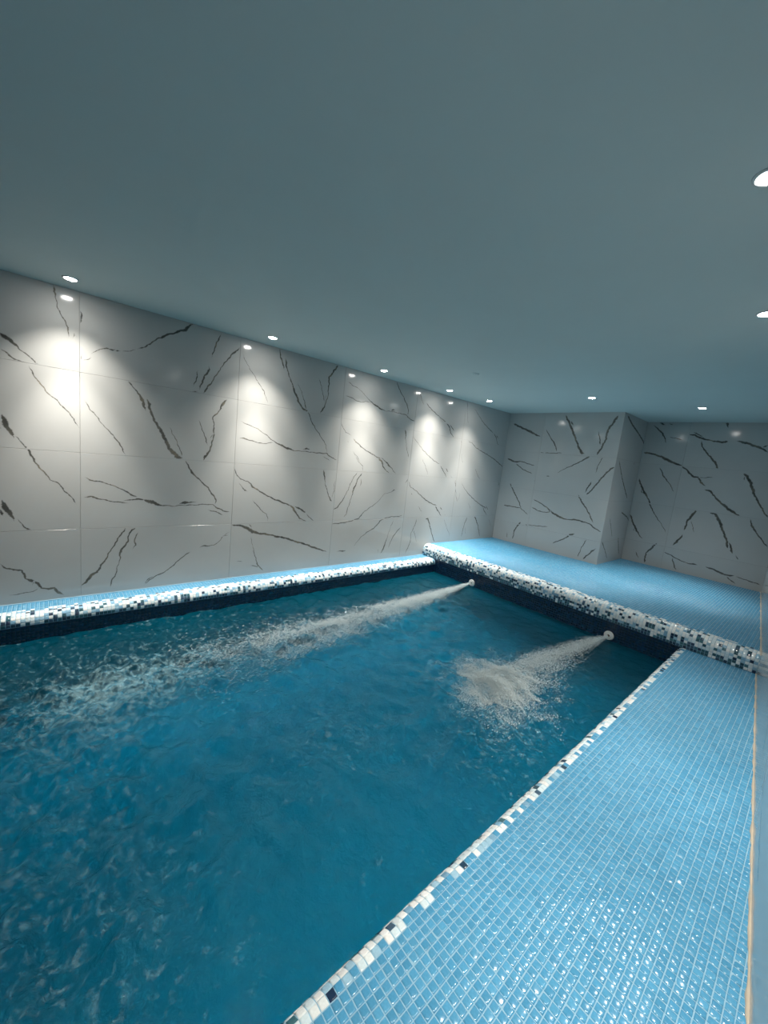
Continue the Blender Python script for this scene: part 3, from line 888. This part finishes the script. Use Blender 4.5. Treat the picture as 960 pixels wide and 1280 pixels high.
foam = (.42 * np.exp(-(d1 / .30) ** 2) * np.clip((t1 - .25) * 2.2, 0, 1) + .55 * gauss(2.45, 2.3, .45, .45)
        + .38 * gauss(2.25, 1.15, .35, .4) + .42 * gauss(1.35, .2, .5, .6) + .44 * gauss(2.4, -.05, .8, .55)
        + .26 * gauss(2.9, 1.9, .35, .5) + .10 + .20 * np.clip((1.9 - X) / 1.2, 0, 1) * np.clip((2.6 - Y) / 1.5, 0, 1))
nx_, ny_ = len(gx), len(gy)
top = np.stack([X, Y, Z + ZW], -1).reshape(-1, 3)
idx = np.arange(nx_ * ny_).reshape(ny_, nx_)
quads = np.stack([idx[:-1, :-1], idx[:-1, 1:], idx[1:, 1:], idx[1:, :-1]], -1).reshape(-1, 4)
ring = np.concatenate([idx[0, :], idx[1:, -1], idx[-1, -2::-1], idx[-2:0:-1, 0]])
low = top[ring].copy(); low[:, 2] = ZF - .02
nb = len(top); mR = len(ring)
j = np.arange(mR); jn = (j + 1) % mR
side = np.stack([nb + j, nb + jn, ring[jn], ring[j]], -1)
cor = [nb + i for i in (0, nx_ - 1, nx_ + ny_ - 2, 2 * nx_ + ny_ - 3)]
bot = np.array([[cor[3], cor[2], cor[1], cor[0]]])
me = fast_mesh('pool_water', np.vstack([top, low]), np.vstack([quads, side, bot]), M_WATER)
sm = np.zeros(len(me.polygons), bool); sm[:len(quads)] = True
me.polygons.foreach_set('use_smooth', sm)
at = me.attributes.new('foam', 'FLOAT', 'POINT')
fa = np.zeros(len(me.vertices), dtype=np.float32); fa[:nb] = foam.ravel()
at.data.foreach_set('value', fa)
water = link(bpy.data.objects.new('pool_water', me))
tag(water, 'rippling teal water filling the swimming pool', 'water', kind='stuff')
def water_z(x, y):
    i = np.clip(np.searchsorted(gx, x), 0, nx_ - 1); jj = np.clip(np.searchsorted(gy, y), 0, ny_ - 1)
    return ZW + Z[jj, i]

# ------------------------------------------------------------------ jets
OCT = np.array([(1,0,0),(-1,0,0),(0,1,0),(0,-1,0),(0,0,1),(0,0,-1)], float)
OCTF = np.array([(0,2,4),(2,1,4),(1,3,4),(3,0,4),(2,0,5),(1,2,5),(3,1,5),(0,3,5)])
def droplets(name, P, size, stretch, direc, label):
    n_ = len(P)
    direc = direc / np.linalg.norm(direc, axis=1, keepdims=True)
    upv = np.tile((0, 0, 1.), (n_, 1))
    sd = np.cross(direc, upv); sd /= np.linalg.norm(sd, axis=1, keepdims=True)
    V = P[:, None, :] + size[:, None, None] * (OCT[None, :, :1] * direc[:, None, :] * stretch[:, None, None]
        + OCT[None, :, 1:2] * sd[:, None, :] + OCT[None, :, 2:3] * upv[:, None, :])
    F = OCTF[None] + 6 * np.arange(n_)[:, None, None]
    me = fast_mesh(name, V.reshape(-1, 3), F.reshape(-1, 3), M_SPRAY)
    o = link(bpy.data.objects.new(name, me))
    tag(o, label, 'water jet', kind='stuff')
    return o
ZJ = -.138
def jet_points(a, b, n_, spread0, spread1, seed, fade=1.0, ragged=.5):
    g = np.random.default_rng(seed)
    t = g.random(n_) ** .62
    ab = b - a; ln = np.linalg.norm(ab); dv = ab / ln; nv = np.array((-dv[1], dv[0]))
    wdt = spread0 + (spread1 - spread0) * t
    lat = g.normal(0, 1, n_) * wdt * .5
    P = a[None] + ab[None] * t[:, None] + nv[None] * lat[:, None]
    s_, u_ = t * ln, lat
    f_ = vnoise(s_ * 2.2 + 3, u_ * 14 + 20, seed, 4)
    keep = g.random(n_) < np.clip((1 - fade * t ** 1.2) * np.clip(1 + ragged * 5 * (f_ - .5) * np.clip(t * 2.5, 0, 1), 0, 2), 0, 1)
    P, t, lat = P[keep], t[keep], lat[keep]
    wz = water_z(P[:, 0], P[:, 1])
    drop = np.clip(t * ln / .8, 0, 1)
    zc = ZJ * (1 - drop) + (wz * .5 + ZW * .5 + .008) * drop
    zz = zc + np.abs(g.normal(0, 1, len(P))) * (.006 + .028 * np.clip(t * 4, 0, 1) * np.exp(-(lat / .12) ** 2)) - .004
    low_ = (1 - drop) * g.normal(0, 1, len(P)) * .004
    return np.column_stack([P, zz + low_]), t, dv
def build_jet(a, b, n_, s0, s1, seed, label, fade, blob=None):
    P, t, dv = jet_points(a, b, n_, s0, s1, seed, fade)
    g = np.random.default_rng(seed + 50)
    D = np.column_stack([np.full(len(P), dv[0]), np.full(len(P), dv[1]), g.normal(0, .05, len(P))])
    D[:, :2] += g.normal(0, .10, (len(P), 2)) * t[:, None]
    size = g.uniform(.0008, .0018, len(P)); st = g.uniform(2, 10, len(P))
    if blob is not None:
        cx, cy, rx, ry, m = blob
        r_ = np.abs(g.normal(0, .52, m)); th = g.random(m) * 6.2832
        bx = cx + rx * r_ * np.cos(th); by = cy + ry * r_ * np.sin(th)
        nn = vnoise(bx * 7 + 2, by * 7, seed + 3, 5)
        kp = g.random(m) < 1 / (1 + np.exp(-((nn - .5) * 15 + (.60 - r_) * 4.0)))
        bx, by, r_ = bx[kp], by[kp], r_[kp]
        bz = water_z(bx, by) + .004 + np.abs(g.normal(0, 1, len(bx))) * .030 * np.clip(1 - r_, .05, 1)
        P = np.vstack([P, np.column_stack([bx, by, bz])])
        D2 = np.column_stack([bx - a[0], by - a[1], g.normal(0, .1, len(bx))]) + g.normal(0, .6, (len(bx), 3)) * (1, 1, 0)
        D = np.vstack([D, D2])
        size = np.concatenate([size, g.uniform(.0009, .0026, len(bx))]); st = np.concatenate([st, g.uniform(1, 4, len(bx))])
    return droplets('water_spray', P, size, st, D, label)
build_jet(J1a - (0, .02), J1b, 66000, .008, .40, 21, 'long white jet of aerated water fading out beside the speckled ledge', .95)
build_jet(J2a - (0, .02), J2b, 30000, .008, .28, 33, 'short white jet of water bursting into a foamy patch beside the blue deck', .55, (2.45, 2.47, .42, .46, 64000))

def nozzle(x, z, label):
    e = link(bpy.data.objects.new('jet_nozzle', None)); e.location = (x, YB - .001, z)
    e.empty_display_size = .05
    tag(e, label, 'nozzle', 'water jet nozzles in the pool wall')
    rot = Matrix.Rotation(math.pi / 2, 4, 'X')       # lathe axis z -> -y (into the pool)
    def part(nm, prof, mat):
        vv, ff = lathe(prof, 28)
        vv = [tuple(rot @ Vector(p)) for p in vv]
        return mesh_obj(nm, vv, ff, mat, e, smooth=True)
    part('flange', [(.026, 0), (.045, 0), (.046, .004), (.043, .010), (.034, .013), (.027, .010), (.026, 0)], M_WHITE)
    part('eyeball', [(.011, .004), (.013, .016), (.019, .017), (.026, .011), (.029, .002), (.029, 0)], M_WHITE)
    part('bore', [(.0001, .006), (.0125, .006), (.0125, .001)], M_DARK)
    return e
nozzle(.93, -.138, 'small round white jet nozzle in the dark pool wall near the speckled ledge')
nozzle(2.60, -.138, 'small round white jet nozzle in the dark pool wall near the blue deck')

# ------------------------------------------------------------------ downlights
def ring_mesh():
    vv, ff = lathe([(.033, -.0005), (.0345, -.0050), (.039, -.0062), (.045, -.0045), (.0465, -.0002), (.033, -.0005)], 36)
    return vv, ff
rv, rf = ring_mesh()
lv, lf = lathe([(.0335, -.001), (.031, -.004), (.025, -.007), (.014, -.0088), (.0002, -.0092)], 32)
ring_me = lens_me = None
def downlight(x, y, label, group, spill, dim=1.0):
    global ring_me, lens_me
    e = link(bpy.data.objects.new('downlight', None)); e.location = (x, y, H); e.empty_display_size = .05
    tag(e, label, 'lamp', group)
    if ring_me is None:
        ring_me = mesh_obj('trim_ring', rv, rf, M_STEEL, e, smooth=True).data
        lens_me = mesh_obj('lens', lv, lf, M_LENS, e).data
    else:
        link(bpy.data.objects.new('trim_ring', ring_me), e); link(bpy.data.objects.new('lens', lens_me), e)
    for nm, pw, size in (('downlight_beam', BEAM_W, 56), ('downlight_field', MID_W, 98), ('downlight_spill', spill, 156)):
        ld = bpy.data.lights.new(nm, 'SPOT')
        ld.energy = pw * dim; ld.color = SPOT_COL
        ld.spot_size = math.radians(size); ld.spot_blend = 1.0; ld.shadow_soft_size = .028
        lo = link(bpy.data.objects.new(nm, ld), e); lo.location = (0, 0, -.016)
    return e
ORD = ['first', 'second', 'third', 'fourth', 'fifth', 'sixth', 'seventh']
for i, (x, y) in enumerate(((.363, 4.818), (.287, 4.018), (.307, 2.86), (.294, 1.551), (.27, .139))):
    downlight(x, y, 'round ceiling downlight washing the long marble wall, %s from the boxed-out corner' % ORD[i], 'downlights along the long marble wall', 3.5)
downlight(1.747, 4.877, 'bright round ceiling downlight in front of the boxed-out marble corner', 'downlights above the back platform', 14.0, .65)
downlight(2.634, 5.75, 'bright round ceiling downlight in front of the recessed back wall', 'downlights above the back platform', 14.0, .65)
for i, (x, y) in enumerate(((3.41, 2.828), (3.515, 1.628), (3.62, .43))):
    downlight(x, y, 'round ceiling downlight above the blue deck, %s from the back platform' % ORD[i], 'downlights above the deck', 48.0, .50)
# small pale fitting on the bare ceiling
vv, ff = lathe([(.0001, -.016), (.016, -.015), (.030, -.009), (.034, 0.0)], 28)
o = mesh_obj('ceiling_sensor', vv, ff, M_CEIL, None, smooth=True, loc=(1.184, 3.368, H))
tag(o, 'small pale round fitting alone on the bare ceiling over the pool', 'ceiling fitting')
